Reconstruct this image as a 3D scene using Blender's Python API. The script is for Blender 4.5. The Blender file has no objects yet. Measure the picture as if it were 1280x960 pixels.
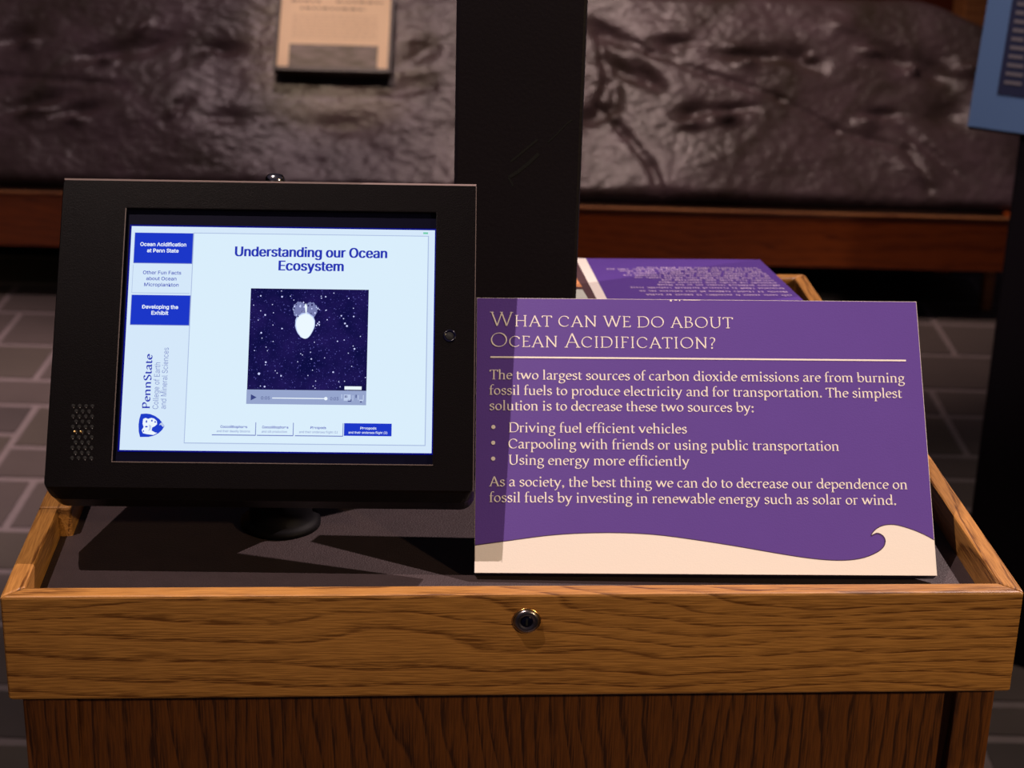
import bpy, bmesh, math, random
from mathutils import Vector, Matrix, noise
random.seed(4)
PI = math.pi
sc = bpy.context.scene
C = sc.collection

# ------------------------------------------------------------ camera, world, lights, exposure
cam_d = bpy.data.cameras.new('camera')
cam = bpy.data.objects.new('camera', cam_d); C.objects.link(cam); sc.camera = cam
cam_d.sensor_width = 36.0
cam_d.lens = 2244.6 / 1280 * 36.0
cam.matrix_world = Matrix(((0.999634, -0.0270512, 0.0, 0.0),
                           (0.0097357, 0.3597668, -0.9329915, 0.0),
                           (0.0252386, 0.93265, 0.3598985, 1.45),
                           (0, 0, 0, 1)))
cam_d.clip_start = 0.02
cam_d.dof.use_dof = True
cam_d.dof.focus_distance = 1.12
cam_d.dof.aperture_fstop = 13.0

w = bpy.data.worlds.new('world'); sc.world = w; w.use_nodes = True
bg = w.node_tree.nodes['Background']
bg.inputs[0].default_value = (0.80, 0.68, 1.0, 1); bg.inputs[1].default_value = 0.035

def spot(name, target, direction, dist, power, color, angle, blend=0.5, radius=0.02):
    d = bpy.data.lights.new(name, 'SPOT'); d.energy = power; d.color = color
    d.spot_size = math.radians(angle); d.spot_blend = blend; d.shadow_soft_size = radius
    o = bpy.data.objects.new(name, d); C.objects.link(o)
    dv = Vector(direction).normalized()
    o.location = Vector(target) - dv * dist
    o.rotation_euler = dv.to_track_quat('-Z', 'Y').to_euler()
    return o
WARM = (1.0, 0.80, 0.72)
spot('ceiling_spot_front', (0.03, 1.06, 0.97), (0.345, 0.20, -0.92), 2.3, 172, WARM, 30, 1.0, 0.010)
spot('ceiling_spot_rear', (0.05, 1.15, 0.97), (-0.50, -0.35, -0.79), 2.5, 285, (1.0, 0.78, 0.74), 40, 0.6, 0.010)
spot('fill_spot_visitor', (0.0, 1.0, 0.9), (-0.72, 0.56, -0.42), 2.6, 105, (1.0, 0.74, 0.40), 45, 0.7, 0.05)  # added fill from the visitor side, brightens the tray front
spot('track_light_slab_right', (0.50, 4.5, 0.5), (0.22, 0.25, -0.92), 2.6, 150, (1.0, 0.72, 0.66), 44, 0.9, 0.04)
spot('track_light_slab_left', (-1.15, 4.5, 0.5), (-0.25, 0.20, -0.93), 2.6, 78, (1.0, 0.72, 0.74), 54, 0.9, 0.04)
spot('fill_spot_plaque', (-0.47, 4.55, 0.66), (0.10, 0.62, -0.78), 2.7, 140, (1.0, 0.74, 0.55), 12, 0.9, 0.04)  # added spot, only there to brighten the plaque
spot('track_light_floor', (-1.3, 3.3, 0.0), (-0.1, 0.1, -0.95), 3.0, 250, (1.0, 0.74, 0.76), 36, 0.9, 0.05)
spot('fill_spot_aisle_right', (1.1, 2.5, 0.0), (0.15, 0.1, -0.95), 3.0, 60, (1.0, 0.80, 0.68), 44, 0.9, 0.05)  # added fill that lifts the dark floor on the right
spot('fill_spot_aisle_left', (-1.2, 2.2, 0.0), (-0.15, 0.1, -0.95), 3.0, 60, (1.0, 0.80, 0.74), 40, 0.9, 0.05)  # same added floor fill, left side
spot('fill_spot_lectern', (0.75, 2.5, 1.0), (0.1, 0.75, -0.65), 1.9, 55, (1.0, 0.82, 0.75), 22, 0.7, 0.03)  # added spot that brightens the blue panel

sc.view_settings.view_transform = 'Standard'
sc.view_settings.look = 'None'
sc.view_settings.exposure = 0.0
sc.view_settings.gamma = 1.0
sc.view_settings.use_curve_mapping = False

# ------------------------------------------------------------ materials
def lin(r, g, b):
    f = lambda c: (c / 255 / 12.92) if c <= 10 else ((c / 255 + 0.055) / 1.055) ** 2.4
    return (f(r), f(g), f(b), 1)

def mat(name, color, rough=0.5, metal=0.0, spec=0.5, bump=0.0, bscale=200.0, vary=0.0, vscale=6.0, coat=0.0):
    m = bpy.data.materials.new(name); m.use_nodes = True
    nt = m.node_tree; b = nt.nodes['Principled BSDF']
    b.inputs['Base Color'].default_value = color
    b.inputs['Roughness'].default_value = rough
    b.inputs['Metallic'].default_value = metal
    b.inputs['Specular IOR Level'].default_value = spec
    b.inputs['Coat Weight'].default_value = coat
    tc = nt.nodes.new('ShaderNodeTexCoord')
    if vary > 0:
        n = nt.nodes.new('ShaderNodeTexNoise'); n.inputs['Scale'].default_value = vscale; n.inputs['Detail'].default_value = 6
        nt.links.new(tc.outputs['Object'], n.inputs['Vector'])
        mx = nt.nodes.new('ShaderNodeMix'); mx.data_type = 'RGBA'
        mx.inputs[6].default_value = tuple(c * (1 - vary) for c in color[:3]) + (1,)
        mx.inputs[7].default_value = tuple(min(1, c * (1 + vary)) for c in color[:3]) + (1,)
        nt.links.new(n.outputs['Fac'], mx.inputs[0]); nt.links.new(mx.outputs[2], b.inputs['Base Color'])
    if bump > 0:
        n2 = nt.nodes.new('ShaderNodeTexNoise'); n2.inputs['Scale'].default_value = bscale; n2.inputs['Detail'].default_value = 4
        nt.links.new(tc.outputs['Object'], n2.inputs['Vector'])
        bp = nt.nodes.new('ShaderNodeBump'); bp.inputs['Strength'].default_value = bump; bp.inputs['Distance'].default_value = 0.002
        nt.links.new(n2.outputs['Fac'], bp.inputs['Height']); nt.links.new(bp.outputs['Normal'], b.inputs['Normal'])
    return m

def emit(name, color, strength=1.0):
    m = bpy.data.materials.new(name); m.use_nodes = True
    nt = m.node_tree; nt.nodes.remove(nt.nodes['Principled BSDF'])
    e = nt.nodes.new('ShaderNodeEmission'); e.inputs[0].default_value = color; e.inputs[1].default_value = strength
    nt.links.new(e.outputs[0], nt.nodes['Material Output'].inputs[0])
    return m

def wood(name, light, dark, axis=0, scale=1.0, rough=0.42, seed=0.0, coat=0.15, pore=0.85, cath=0.26):
    """oak: cathedral bands from a warped wave, darker bands broken up by fine pores along the grain"""
    m = bpy.data.materials.new(name); m.use_nodes = True
    nt = m.node_tree; b = nt.nodes['Principled BSDF']; L = nt.links
    N = nt.nodes.new
    tc = N('ShaderNodeTexCoord')
    def mapped(sc_along, sc_across, off):
        mp = N('ShaderNodeMapping')
        s = [sc_across * scale] * 3; s[axis] = sc_along * scale
        mp.inputs['Scale'].default_value = s; mp.inputs['Location'].default_value = (off, off * 1.7, off * 0.6)
        L.new(tc.outputs['Object'], mp.inputs['Vector']); return mp
    n1 = N('ShaderNodeTexNoise'); n1.inputs['Scale'].default_value = 1.0; n1.inputs['Detail'].default_value = 3.0
    n1.inputs['Roughness'].default_value = 0.45; n1.inputs['Distortion'].default_value = 0.35
    L.new(mapped(2.2, 9, seed).outputs[0], n1.inputs['Vector'])
    sep = N('ShaderNodeSeparateXYZ'); L.new(tc.outputs['Object'], sep.inputs[0])
    bands = N('ShaderNodeMath'); bands.operation = 'MULTIPLY'; bands.inputs[1].default_value = 105.0 * scale
    L.new(sep.outputs[2 if axis == 0 else 0], bands.inputs[0])
    mul = N('ShaderNodeMath'); mul.operation = 'MULTIPLY_ADD'; mul.inputs[1].default_value = 11.0
    L.new(n1.outputs['Fac'], mul.inputs[0]); L.new(bands.outputs[0], mul.inputs[2])
    fr = N('ShaderNodeMath'); fr.operation = 'FRACT'; L.new(mul.outputs[0], fr.inputs[0])
    r1 = N('ShaderNodeValToRGB'); e = r1.color_ramp.elements
    e[0].position = 0.0; e[0].color = (1, 1, 1, 1); e[1].position = 0.9; e[1].color = (0.0, 0.0, 0.0, 1)
    k = e.new(0.14); k.color = (0.45, 0.45, 0.45, 1); k = e.new(0.45); k.color = (0.10, 0.10, 0.10, 1); k = e.new(0.96); k.color = (0.15, 0.15, 0.15, 1); e[-1].position = 1.0; e[-1].color = (.8, .8, .8, 1)
    L.new(fr.outputs[0], r1.inputs[0])
    n2 = N('ShaderNodeTexNoise'); n2.inputs['Scale'].default_value = 1.0; n2.inputs['Detail'].default_value = 3.0
    L.new(mapped(48, 900, seed + 3).outputs[0], n2.inputs['Vector'])
    r2 = N('ShaderNodeValToRGB'); e = r2.color_ramp.elements
    e[0].position = 0.38; e[0].color = (0, 0, 0, 1); e[1].position = 0.62; e[1].color = (1, 1, 1, 1)
    L.new(n2.outputs['Fac'], r2.inputs[0])
    # broad tone drift
    n3 = N('ShaderNodeTexNoise'); n3.inputs['Scale'].default_value = 1.0; n3.inputs['Detail'].default_value = 2.0
    L.new(mapped(3, 30, seed + 9).outputs[0], n3.inputs['Vector'])
    a1 = N('ShaderNodeMath'); a1.operation = 'MULTIPLY'; L.new(r1.outputs[0], a1.inputs[0]); L.new(r2.outputs[0], a1.inputs[1])
    a2 = N('ShaderNodeMath'); a2.operation = 'MULTIPLY_ADD'; a2.inputs[1].default_value = 0.35; L.new(r2.outputs[0], a2.inputs[0])
    a3 = N('ShaderNodeMath'); a3.operation = 'MULTIPLY'; a3.inputs[1].default_value = pore; L.new(a1.outputs[0], a3.inputs[0])
    L.new(a3.outputs[0], a2.inputs[2])
    a4 = N('ShaderNodeMath'); a4.operation = 'MULTIPLY_ADD'; a4.inputs[1].default_value = cath
    L.new(r1.outputs[0], a4.inputs[0]); L.new(a2.outputs[0], a4.inputs[2]); a4.use_clamp = True
    a5 = N('ShaderNodeMath'); a5.operation = 'MULTIPLY_ADD'; a5.inputs[1].default_value = 0.45; a5.use_clamp = True
    s5 = N('ShaderNodeMath'); s5.operation = 'SUBTRACT'; s5.inputs[1].default_value = 0.5; L.new(n3.outputs['Fac'], s5.inputs[0])
    L.new(s5.outputs[0], a5.inputs[0]); L.new(a4.outputs[0], a5.inputs[2])
    mx = N('ShaderNodeMix'); mx.data_type = 'RGBA'; mx.inputs[6].default_value = light; mx.inputs[7].default_value = dark
    L.new(a5.outputs[0], mx.inputs[0]); L.new(mx.outputs[2], b.inputs['Base Color'])
    b.inputs['Roughness'].default_value = rough; b.inputs['Coat Weight'].default_value = coat; b.inputs['Coat Roughness'].default_value = 0.3
    bp = N('ShaderNodeBump'); bp.inputs['Strength'].default_value = 0.25; bp.inputs['Distance'].default_value = 0.0006; bp.invert = True
    L.new(a4.outputs[0], bp.inputs['Height']); L.new(bp.outputs['Normal'], b.inputs['Normal'])
    return m

OAKL, OAKD = (0.47, 0.215, 0.052, 1), (0.13, 0.045, 0.007, 1)
M = dict(
    oak_x=wood('oak grain along x', OAKL, OAKD, 0, 1.0, seed=2.3),
    oak_y=wood('oak grain along y', OAKL, OAKD, 1, 1.0, seed=5.1),
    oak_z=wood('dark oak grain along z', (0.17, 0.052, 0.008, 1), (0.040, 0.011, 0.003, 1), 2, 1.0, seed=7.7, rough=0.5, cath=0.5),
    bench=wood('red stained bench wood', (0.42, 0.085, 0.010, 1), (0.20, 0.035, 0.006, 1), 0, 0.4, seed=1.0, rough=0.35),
    backboard=wood('shaded red stained wood', (0.12, 0.022, 0.005, 1), (0.05, 0.009, 0.003, 1), 0, 0.4, seed=3.0, rough=0.4),  # bench wood darkened, the back board's shade put into its colour
    bench_lit=wood('lit bench wood', (0.42, 0.17, 0.05, 1), (0.22, 0.07, 0.02, 1), 0, 0.4, seed=4.0, rough=0.5),  # paler bench wood, light on cap and end legs put into the colour
    deck=mat('dark laminate', (0.042, 0.027, 0.030, 1), 0.55, bump=0.3, bscale=900, vary=0.25, vscale=60),
    black=mat('black powder coat', (0.0042, 0.0032, 0.0038, 1), 0.32, spec=0.08, bump=0.12, bscale=1500, vary=0.2, vscale=8),
    black_edge=mat('black gloss', (0.003, 0.003, 0.014, 1), 0.25, spec=0.2),
    stand=mat('black stand tube', (0.003, 0.0025, 0.004, 1), 0.6, spec=0.1),
    post=mat('matt black paint', (0.0085, 0.0060, 0.0095, 1), 0.55, spec=0.2, bump=0.1, bscale=400, vary=0.3, vscale=5),
    scratch=mat('scuffed black paint', (0.0015, 0.0015, 0.0025, 1), 0.6),
    highlight=mat('edge highlight paint', (0.11, 0.08, 0.075, 1), 0.4),  # pale tone painting the highlight along the tablet's edges
    highlight_bright=mat('bright edge highlight paint', (0.20, 0.15, 0.145, 1), 0.35),  # brighter tone for the painted highlight on the top edge
    chrome=mat('chrome', (0.75, 0.72, 0.74, 1), 0.16, metal=1.0, bump=0.02, bscale=300),
    steel=mat('dull steel', (0.38, 0.34, 0.35, 1), 0.28, metal=1.0, bump=0.03, bscale=300),
    brass=mat('brass', (0.85, 0.50, 0.18, 1), 0.25, metal=1.0),
    void=mat('dark hole', (0.002, 0.002, 0.003, 1), 0.8),
    purple=mat('purple print', lin(92, 64, 152), 0.38, bump=0.05, bscale=900, vary=0.04, vscale=30),
    navy=mat('navy foam board', (0.010, 0.010, 0.045, 1), 0.5),
    cream=mat('cream print', (0.86, 0.80, 0.74, 1), 0.42, bump=0.04, bscale=900),
    outline=mat('dark purple outline', (0.05, 0.018, 0.07, 1), 0.5),
    paper=mat('aged paper', (0.84, 0.62, 0.42, 1), 0.6, vary=0.05, vscale=12),
    ink=mat('brown ink', (0.30, 0.20, 0.14, 1), 0.6),
    fade=mat('faded ink', (0.64, 0.46, 0.32, 1), 0.6),
    frame=mat('dark frame', (0.025, 0.013, 0.008, 1), 0.4),
    orange=mat('orange print', lin(215, 145, 95), 0.5),
    paleblue=mat('pale blue print', lin(190, 195, 185), 0.5),
    brownprint=mat('brown print', lin(80, 55, 60), 0.5),
    blue=mat('blue sign print', (0.11, 0.20, 0.42, 1), 0.5, vary=0.05, vscale=5),
    navyprint=mat('navy text box', (0.018, 0.022, 0.07, 1), 0.5),
    greytext=mat('grey lettering', (0.16, 0.14, 0.17, 1), 0.6),
    lilac=mat('lilac lettering', lin(215, 195, 225), 0.5),
    wallm=mat('dark plaster wall', (0.03, 0.024, 0.022, 1), 0.8, bump=0.2, bscale=40, vary=0.1),
    grout=mat('grey grout', (0.27, 0.22, 0.21, 1), 0.8, bump=0.3, bscale=80, vary=0.2, vscale=20),
)
def slate(i, c):
    return mat('slate_%d' % i, c, 0.55, bump=0.6, bscale=35, vary=0.22, vscale=7)
SL = [slate(0, (0.130, 0.105, 0.092, 1)), slate(1, (0.105, 0.086, 0.078, 1)), slate(2, (0.120, 0.100, 0.080, 1))]

def stone_mat():
    m = bpy.data.materials.new('glossy dark mudstone'); m.use_nodes = True
    nt = m.node_tree; b = nt.nodes['Principled BSDF']; N = nt.nodes.new; L = nt.links
    tc = N('ShaderNodeTexCoord')
    n = N('ShaderNodeTexNoise'); n.inputs['Scale'].default_value = 4.5; n.inputs['Detail'].default_value = 10; n.inputs['Roughness'].default_value = 0.68; n.inputs['Distortion'].default_value = 0.6
    L.new(tc.outputs['Object'], n.inputs['Vector'])
    r = N('ShaderNodeValToRGB'); e = r.color_ramp.elements
    e[0].position = 0.3; e[0].color = (0.036, 0.025, 0.011, 1); e[1].position = 0.66; e[1].color = (0.120, 0.078, 0.086, 1)
    L.new(n.outputs['Fac'], r.inputs[0]); L.new(r.outputs[0], b.inputs['Base Color'])
    mp = N('ShaderNodeMapping'); mp.inputs['Rotation'].default_value = (0, 0, 0.5); mp.inputs['Scale'].default_value = (38, 60, 50)
    L.new(tc.outputs['Object'], mp.inputs['Vector'])
    n2 = N('ShaderNodeTexNoise'); n2.inputs['Scale'].default_value = 1; n2.inputs['Detail'].default_value = 6
    L.new(mp.outputs[0], n2.inputs['Vector'])
    bp = N('ShaderNodeBump'); bp.inputs['Strength'].default_value = 0.6; bp.inputs['Distance'].default_value = 0.007
    L.new(n2.outputs['Fac'], bp.inputs['Height']); L.new(bp.outputs['Normal'], b.inputs['Normal'])
    b.inputs['Roughness'].default_value = 0.35; b.inputs['Specular IOR Level'].default_value = 0.5
    return m
STONE = stone_mat()

def brick_floor():
    m = bpy.data.materials.new('slate floor beyond'); m.use_nodes = True
    nt = m.node_tree; b = nt.nodes['Principled BSDF']
    tc = nt.nodes.new('ShaderNodeTexCoord'); t = nt.nodes.new('ShaderNodeTexBrick')
    t.inputs['Scale'].default_value = 1.0; t.inputs['Brick Width'].default_value = 0.4; t.inputs['Row Height'].default_value = 0.22
    t.inputs['Mortar Size'].default_value = 0.008
    t.inputs['Color1'].default_value = (0.15, 0.115, 0.105, 1); t.inputs['Color2'].default_value = (0.12, 0.095, 0.09, 1)
    t.inputs['Mortar'].default_value = (0.30, 0.235, 0.23, 1)
    nt.links.new(tc.outputs['Object'], t.inputs['Vector']); nt.links.new(t.outputs['Color'], b.inputs['Base Color'])
    b.inputs['Roughness'].default_value = 0.6
    return m

# ------------------------------------------------------------ object helpers
def link(name, bm, mats, parent=None, smooth=False, bevel=0.0, seg=2):
    me = bpy.data.meshes.new(name); bm.normal_update(); bm.to_mesh(me); bm.free()
    if not isinstance(mats, (list, tuple)): mats = [mats]
    for m in mats: me.materials.append(m)
    o = bpy.data.objects.new(name, me); C.objects.link(o)
    if parent: o.parent = parent
    if smooth:
        for p in me.polygons: p.use_smooth = True
    if bevel > 0:
        md = o.modifiers.new('bevel', 'BEVEL'); md.width = bevel; md.segments = seg; md.limit_method = 'ANGLE'
        md.angle_limit = math.radians(40)
    return o

def box(bm, x0, x1, y0, y1, z0, z1, mi=0):
    v = [bm.verts.new((x, y, z)) for z in (z0, z1) for y in (y0, y1) for x in (x0, x1)]
    for f in ((0, 2, 3, 1), (4, 5, 7, 6), (0, 1, 5, 4), (2, 6, 7, 3), (0, 4, 6, 2), (1, 3, 7, 5)):
        bm.faces.new([v[i] for i in f]).material_index = mi

def prism(bm, pts, z0, z1, mi=0):
    a = [bm.verts.new((x, y, z0)) for x, y in pts]; b = [bm.verts.new((x, y, z1)) for x, y in pts]
    n = len(pts)
    area = sum(pts[i][0] * pts[(i + 1) % n][1] - pts[(i + 1) % n][0] * pts[i][1] for i in range(n))
    if area < 0: a.reverse(); b.reverse()
    bm.faces.new(a[::-1]).material_index = mi; bm.faces.new(b).material_index = mi
    for i in range(n):
        bm.faces.new((a[i], a[(i + 1) % n], b[(i + 1) % n], b[i])).material_index = mi

def flat(bm, pts, z, mi=0):
    n = len(pts)
    area = sum(pts[i][0] * pts[(i + 1) % n][1] - pts[(i + 1) % n][0] * pts[i][1] for i in range(n))
    if area < 0: pts = pts[::-1]
    bm.faces.new([bm.verts.new((x, y, z)) for x, y in pts]).material_index = mi

def rect(bm, x0, x1, y0, y1, z, mi=0): flat(bm, [(x0, y0), (x1, y0), (x1, y1), (x0, y1)], z, mi)

def lathe(bm, prof, seg=32, axis='Z', centre=(0, 0, 0), mi=0):
    """prof: (radius, height) list"""
    rings = []
    for r, h in prof:
        ring = []
        for i in range(seg):
            a = 2 * PI * i / seg
            p = (r * math.cos(a), r * math.sin(a), h)
            if axis == 'Y': p = (p[0], -h, p[1])
            ring.append(bm.verts.new(Vector(p) + Vector(centre)))
        rings.append(ring)
    for a, b in zip(rings, rings[1:]):
        for i in range(seg):
            f = bm.faces.new((a[i], a[(i + 1) % seg], b[(i + 1) % seg], b[i])); f.material_index = mi; f.smooth = True
    bm.faces.new(rings[0][::-1]).material_index = mi; bm.faces.new(rings[-1]).material_index = mi

def loft(bm, loops, mi=0, cap0=False, cap1=False):
    rs = [[bm.verts.new(p) for p in lp] for lp in loops]
    n = len(rs[0])
    for a, b in zip(rs, rs[1:]):
        for i in range(n): bm.faces.new((a[i], a[(i + 1) % n], b[(i + 1) % n], b[i])).material_index = mi
    if cap0: bm.faces.new(rs[0][::-1]).material_index = mi
    if cap1: bm.faces.new(rs[-1]).material_index = mi

def rrect(x0, x1, y0, y1, z, r, n=5):
    r = max(r, 1e-5); out = []
    for cx, cy, a0 in ((x1 - r, y0 + r, -90), (x1 - r, y1 - r, 0), (x0 + r, y1 - r, 90), (x0 + r, y0 + r, 180)):
        for k in range(n + 1):
            a = math.radians(a0 + 90 * k / n); out.append((cx + r * math.cos(a), cy + r * math.sin(a), z))
    return out

def thing(name, label, cat, loc=(0, 0, 0), group=None, mw=None):
    o = bpy.data.objects.new(name, None); C.objects.link(o); o.empty_display_size = 0.05
    if mw is not None: o.matrix_world = mw
    else: o.location = loc
    o['label'] = label; o['category'] = cat
    if group: o['group'] = group
    return o

def struct(o): o['kind'] = 'structure'; return o

def frame_matrix(c, u, v):
    u = Vector(u).normalized(); v = Vector(v).normalized(); n = u.cross(v)
    m = Matrix.Identity(4)
    for i in range(3): m[i][0] = u[i]; m[i][1] = v[i]; m[i][2] = n[i]; m[i][3] = c[i]
    return m

# ------------------------------------------------------------ pen-drawn serif lettering
def E(cx, cy, rx, ry, a0=0, a1=360, n=None):
    n = n or max(5, int(abs(a1 - a0) / 24))
    return [(cx + rx * math.cos(math.radians(a0 + (a1 - a0) * i / n)), cy + ry * math.sin(math.radians(a0 + (a1 - a0) * i / n))) for i in range(n + 1)]
def Ln(*p): return [(p[i], p[i + 1]) for i in range(0, len(p), 2)]
def Cv(*p):
    """smooth curve through the points"""
    q = [(p[i], p[i + 1]) for i in range(0, len(p), 2)]; q = [q[0]] + q + [q[-1]]; out = []
    for i in range(1, len(q) - 2):
        for t in (0, 0.33, 0.66):
            out.append(tuple(0.5 * (2 * q[i][k] + (q[i + 1][k] - q[i - 1][k]) * t + (2 * q[i - 1][k] - 5 * q[i][k] + 4 * q[i + 1][k] - q[i + 2][k]) * t * t
                       + (3 * q[i][k] - q[i - 1][k] - 3 * q[i + 1][k] + q[i + 2][k]) * t ** 3) for k in (0, 1)))
    out.append(q[-2]); return out
# glyph: (advance, [pen paths], [serifs (x, y, half width)])
G = {
 'o': (.54, [E(.27, .225, .195, .215)], []),
 'c': (.45, [E(.26, .225, .19, .215, 48, 312)], []),
 'e': (.47, [E(.25, .225, .185, .215, 10, 315), Ln(.075, .25, .425, .262)], []),
 'a': (.50, [Cv(.08, .36, .15, .435, .25, .445, .35, .40, .365, .31, .365, .09, .41, .02, .48, .04), Cv(.365, .27, .22, .22, .10, .15, .09, .07, .16, .01, .26, .02, .365, .10)], []),
 's': (.42, [Cv(.34, .36, .28, .44, .19, .445, .10, .39, .11, .30, .22, .24, .33, .18, .35, .10, .28, .02, .18, .0, .06, .07)], []),
 'b': (.56, [Ln(.12, .02, .12, .72), E(.31, .22, .185, .21), Ln(.04, .69, .12, .72)], []),
 'd': (.58, [Ln(.455, .0, .455, .72), E(.255, .22, .185, .21), Ln(.37, .69, .45, .72), Ln(.45, .0, .54, .03)], []),
 'p': (.58, [Ln(.13, -.25, .13, .44), E(.32, .22, .185, .215), Ln(.05, .41, .13, .45)], [(.14, -.25, .10)]),
 'g': (.53, [E(.25, .30, .16, .145), Cv(.17, .17, .10, .10, .14, .03, .30, .01, .43, -.04, .46, -.12, .38, -.22, .24, -.25, .09, -.21, .06, -.12, .14, -.03), Ln(.38, .40, .50, .425)], []),
 'n': (.60, [Ln(.13, 0, .13, .43), Cv(.13, .33, .22, .425, .33, .44, .43, .38, .445, .27, .445, .12, .445, 0), Ln(.05, .41, .13, .45)], [(.13, 0, .09), (.45, 0, .09)]),
 'h': (.60, [Ln(.13, 0, .13, .72), Cv(.13, .33, .22, .425, .33, .44, .43, .38, .445, .27, .445, .12, .445, 0), Ln(.05, .69, .13, .72)], [(.13, 0, .09), (.45, 0, .09)]),
 'm': (.89, [Ln(.13, 0, .13, .43), Cv(.13, .33, .22, .425, .32, .44, .42, .38, .435, .27, .435, .12, .435, 0), Cv(.435, .33, .53, .425, .63, .44, .73, .38, .745, .27, .745, .12, .745, 0), Ln(.05, .41, .13, .45)], [(.13, 0, .08), (.435, 0, .08), (.75, 0, .08)]),
 'u': (.60, [Cv(.13, .44, .13, .25, .135, .12, .19, .03, .28, .005, .37, .03, .45, .11), Ln(.45, .44, .45, 0), Ln(.05, .43, .13, .445), Ln(.36, .43, .45, .445), Ln(.45, .0, .54, .03)], []),
 'r': (.40, [Ln(.13, 0, .13, .43), Cv(.13, .32, .20, .41, .28, .44, .36, .41), Ln(.05, .41, .13, .45)], [(.13, 0, .09)]),
 'i': (.29, [Ln(.14, 0, .14, .43), Ln(.06, .41, .14, .45), E(.14, .64, .018, .018, 0, 360, 6)], [(.14, 0, .09)]),
 'l': (.29, [Ln(.14, 0, .14, .72), Ln(.06, .69, .14, .72)], [(.14, 0, .09)]),
 'f': (.33, [Cv(.14, 0, .14, .3, .14, .52, .17, .65, .25, .72, .36, .70)], [(.15, 0, .10), (.17, .43, .14)]),
 't': (.34, [Cv(.14, .56, .14, .3, .14, .10, .18, .02, .25, .01, .32, .05)], [(.18, .43, .14)]),
 'v': (.55, [Ln(.07, .44, .28, .02), Ln(.28, .02, .47, .44)], [(.08, .445, .08), (.47, .445, .07)]),
 'w': (.82, [Ln(.07, .44, .24, .02), Ln(.24, .02, .41, .42), Ln(.41, .42, .58, .02), Ln(.58, .02, .75, .44)], [(.08, .445, .08), (.41, .445, .06), (.75, .445, .07)]),
 'y': (.55, [Ln(.07, .44, .28, .02), Cv(.47, .44, .30, .05, .22, -.14, .14, -.23, .06, -.22)], [(.08, .445, .08), (.47, .445, .07)]),
 'x': (.52, [Ln(.09, .43, .42, .01), Ln(.41, .43, .09, .01)], [(.10, .44, .08), (.41, .44, .07), (.10, 0, .07), (.42, 0, .08)]),
 'T': (.61, [Ln(.305, 0, .305, .67), Ln(.04, .67, .57, .67), Ln(.04, .67, .03, .56), Ln(.57, .67, .58, .56)], [(.305, 0, .11)]),
 'D': (.76, [Ln(.13, 0, .13, .68), Cv(.13, .67, .38, .68, .56, .62, .67, .48, .69, .34, .66, .19, .55, .06, .38, .01, .13, .015)], [(.10, 0, .07), (.10, .68, .07)]),
 'C': (.70, [E(.38, .34, .32, .335, 45, 318), Ln(.61, .60, .61, .50)], []),
 'U': (.76, [Cv(.14, .68, .14, .45, .15, .2, .20, .07, .34, .0, .49, .03, .60, .13, .62, .3, .62, .68)], [(.14, .68, .10), (.62, .68, .09)]),
 'A': (.74, [Ln(.37, .69, .66, .0), Ln(.37, .69, .10, .0), Ln(.20, .24, .55, .24)], [(.10, 0, .08), (.65, 0, .10)]),
 'H': (.80, [Ln(.15, 0, .15, .69), Ln(.65, 0, .65, .69), Ln(.15, .36, .65, .36)], [(.15, 0, .09), (.65, 0, .09), (.15, .69, .09), (.65, .69, .09)]),
 'N': (.80, [Ln(.15, 0, .15, .66), Ln(.14, .68, .65, .01), Ln(.65, .0, .65, .69)], [(.15, 0, .08), (.12, .69, .07), (.65, .69, .08)]),
 'W': (1.06, [Ln(.08, .69, .32, .01), Ln(.32, .01, .54, .69), Ln(.52, .69, .76, .01), Ln(.76, .01, .98, .69)], [(.08, .69, .08), (.52, .69, .07), (.98, .69, .07)]),
 'E': (.54, [Ln(.14, 0, .14, .69), Ln(.14, .675, .46, .675), Ln(.14, .36, .41, .36), Ln(.14, .015, .47, .015), Ln(.46, .68, .46, .60), Ln(.47, .01, .50, .11)], [(.11, 0, .06), (.11, .69, .06)]),
 'O': (.82, [E(.41, .345, .345, .34)], []),
 'B': (.60, [Ln(.14, 0, .14, .68), Cv(.14, .675, .32, .675, .43, .61, .44, .50, .38, .39, .24, .365, .14, .365), Cv(.24, .365, .42, .34, .51, .24, .49, .10, .36, .015, .14, .015)], [(.11, 0, .06), (.11, .69, .06)]),
 'I': (.34, [Ln(.17, 0, .17, .69)], [(.17, 0, .09), (.17, .69, .09)]),
 'F': (.51, [Ln(.14, 0, .14, .69), Ln(.14, .675, .46, .675), Ln(.14, .36, .40, .36), Ln(.46, .68, .46, .59)], [(.14, 0, .09), (.11, .69, .06)]),
 'P': (.58, [Ln(.14, 0, .14, .68), Cv(.14, .675, .34, .675, .47, .60, .48, .46, .40, .34, .26, .31, .18, .33)], [(.14, 0, .10), (.11, .68, .07)]),
 'S': (.52, [Cv(.43, .58, .34, .67, .24, .68, .12, .62, .10, .50, .18, .40, .34, .31, .44, .22, .43, .10, .32, .01, .20, .0, .08, .07)], []),
 '?': (.40, [Cv(.07, .60, .14, .68, .24, .68, .33, .62, .34, .50, .28, .40, .19, .30, .18, .18), E(.18, .03, .02, .02, 0, 360, 6)], []),
 '.': (.25, [E(.12, .035, .022, .022, 0, 360, 6)], []),
 ',': (.25, [E(.12, .035, .022, .022, 0, 360, 6), Cv(.15, .03, .14, -.05, .08, -.11)], []),
 ':': (.25, [E(.12, .035, .022, .022, 0, 360, 6), E(.12, .36, .022, .022, 0, 360, 6)], []),
 ' ': (.25, [], []),
}
def adv(s, caps=None, track=0.0):
    return sum(G[c][0] * (caps[i] if caps else 1) + track for i, c in enumerate(s)) - track
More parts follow.
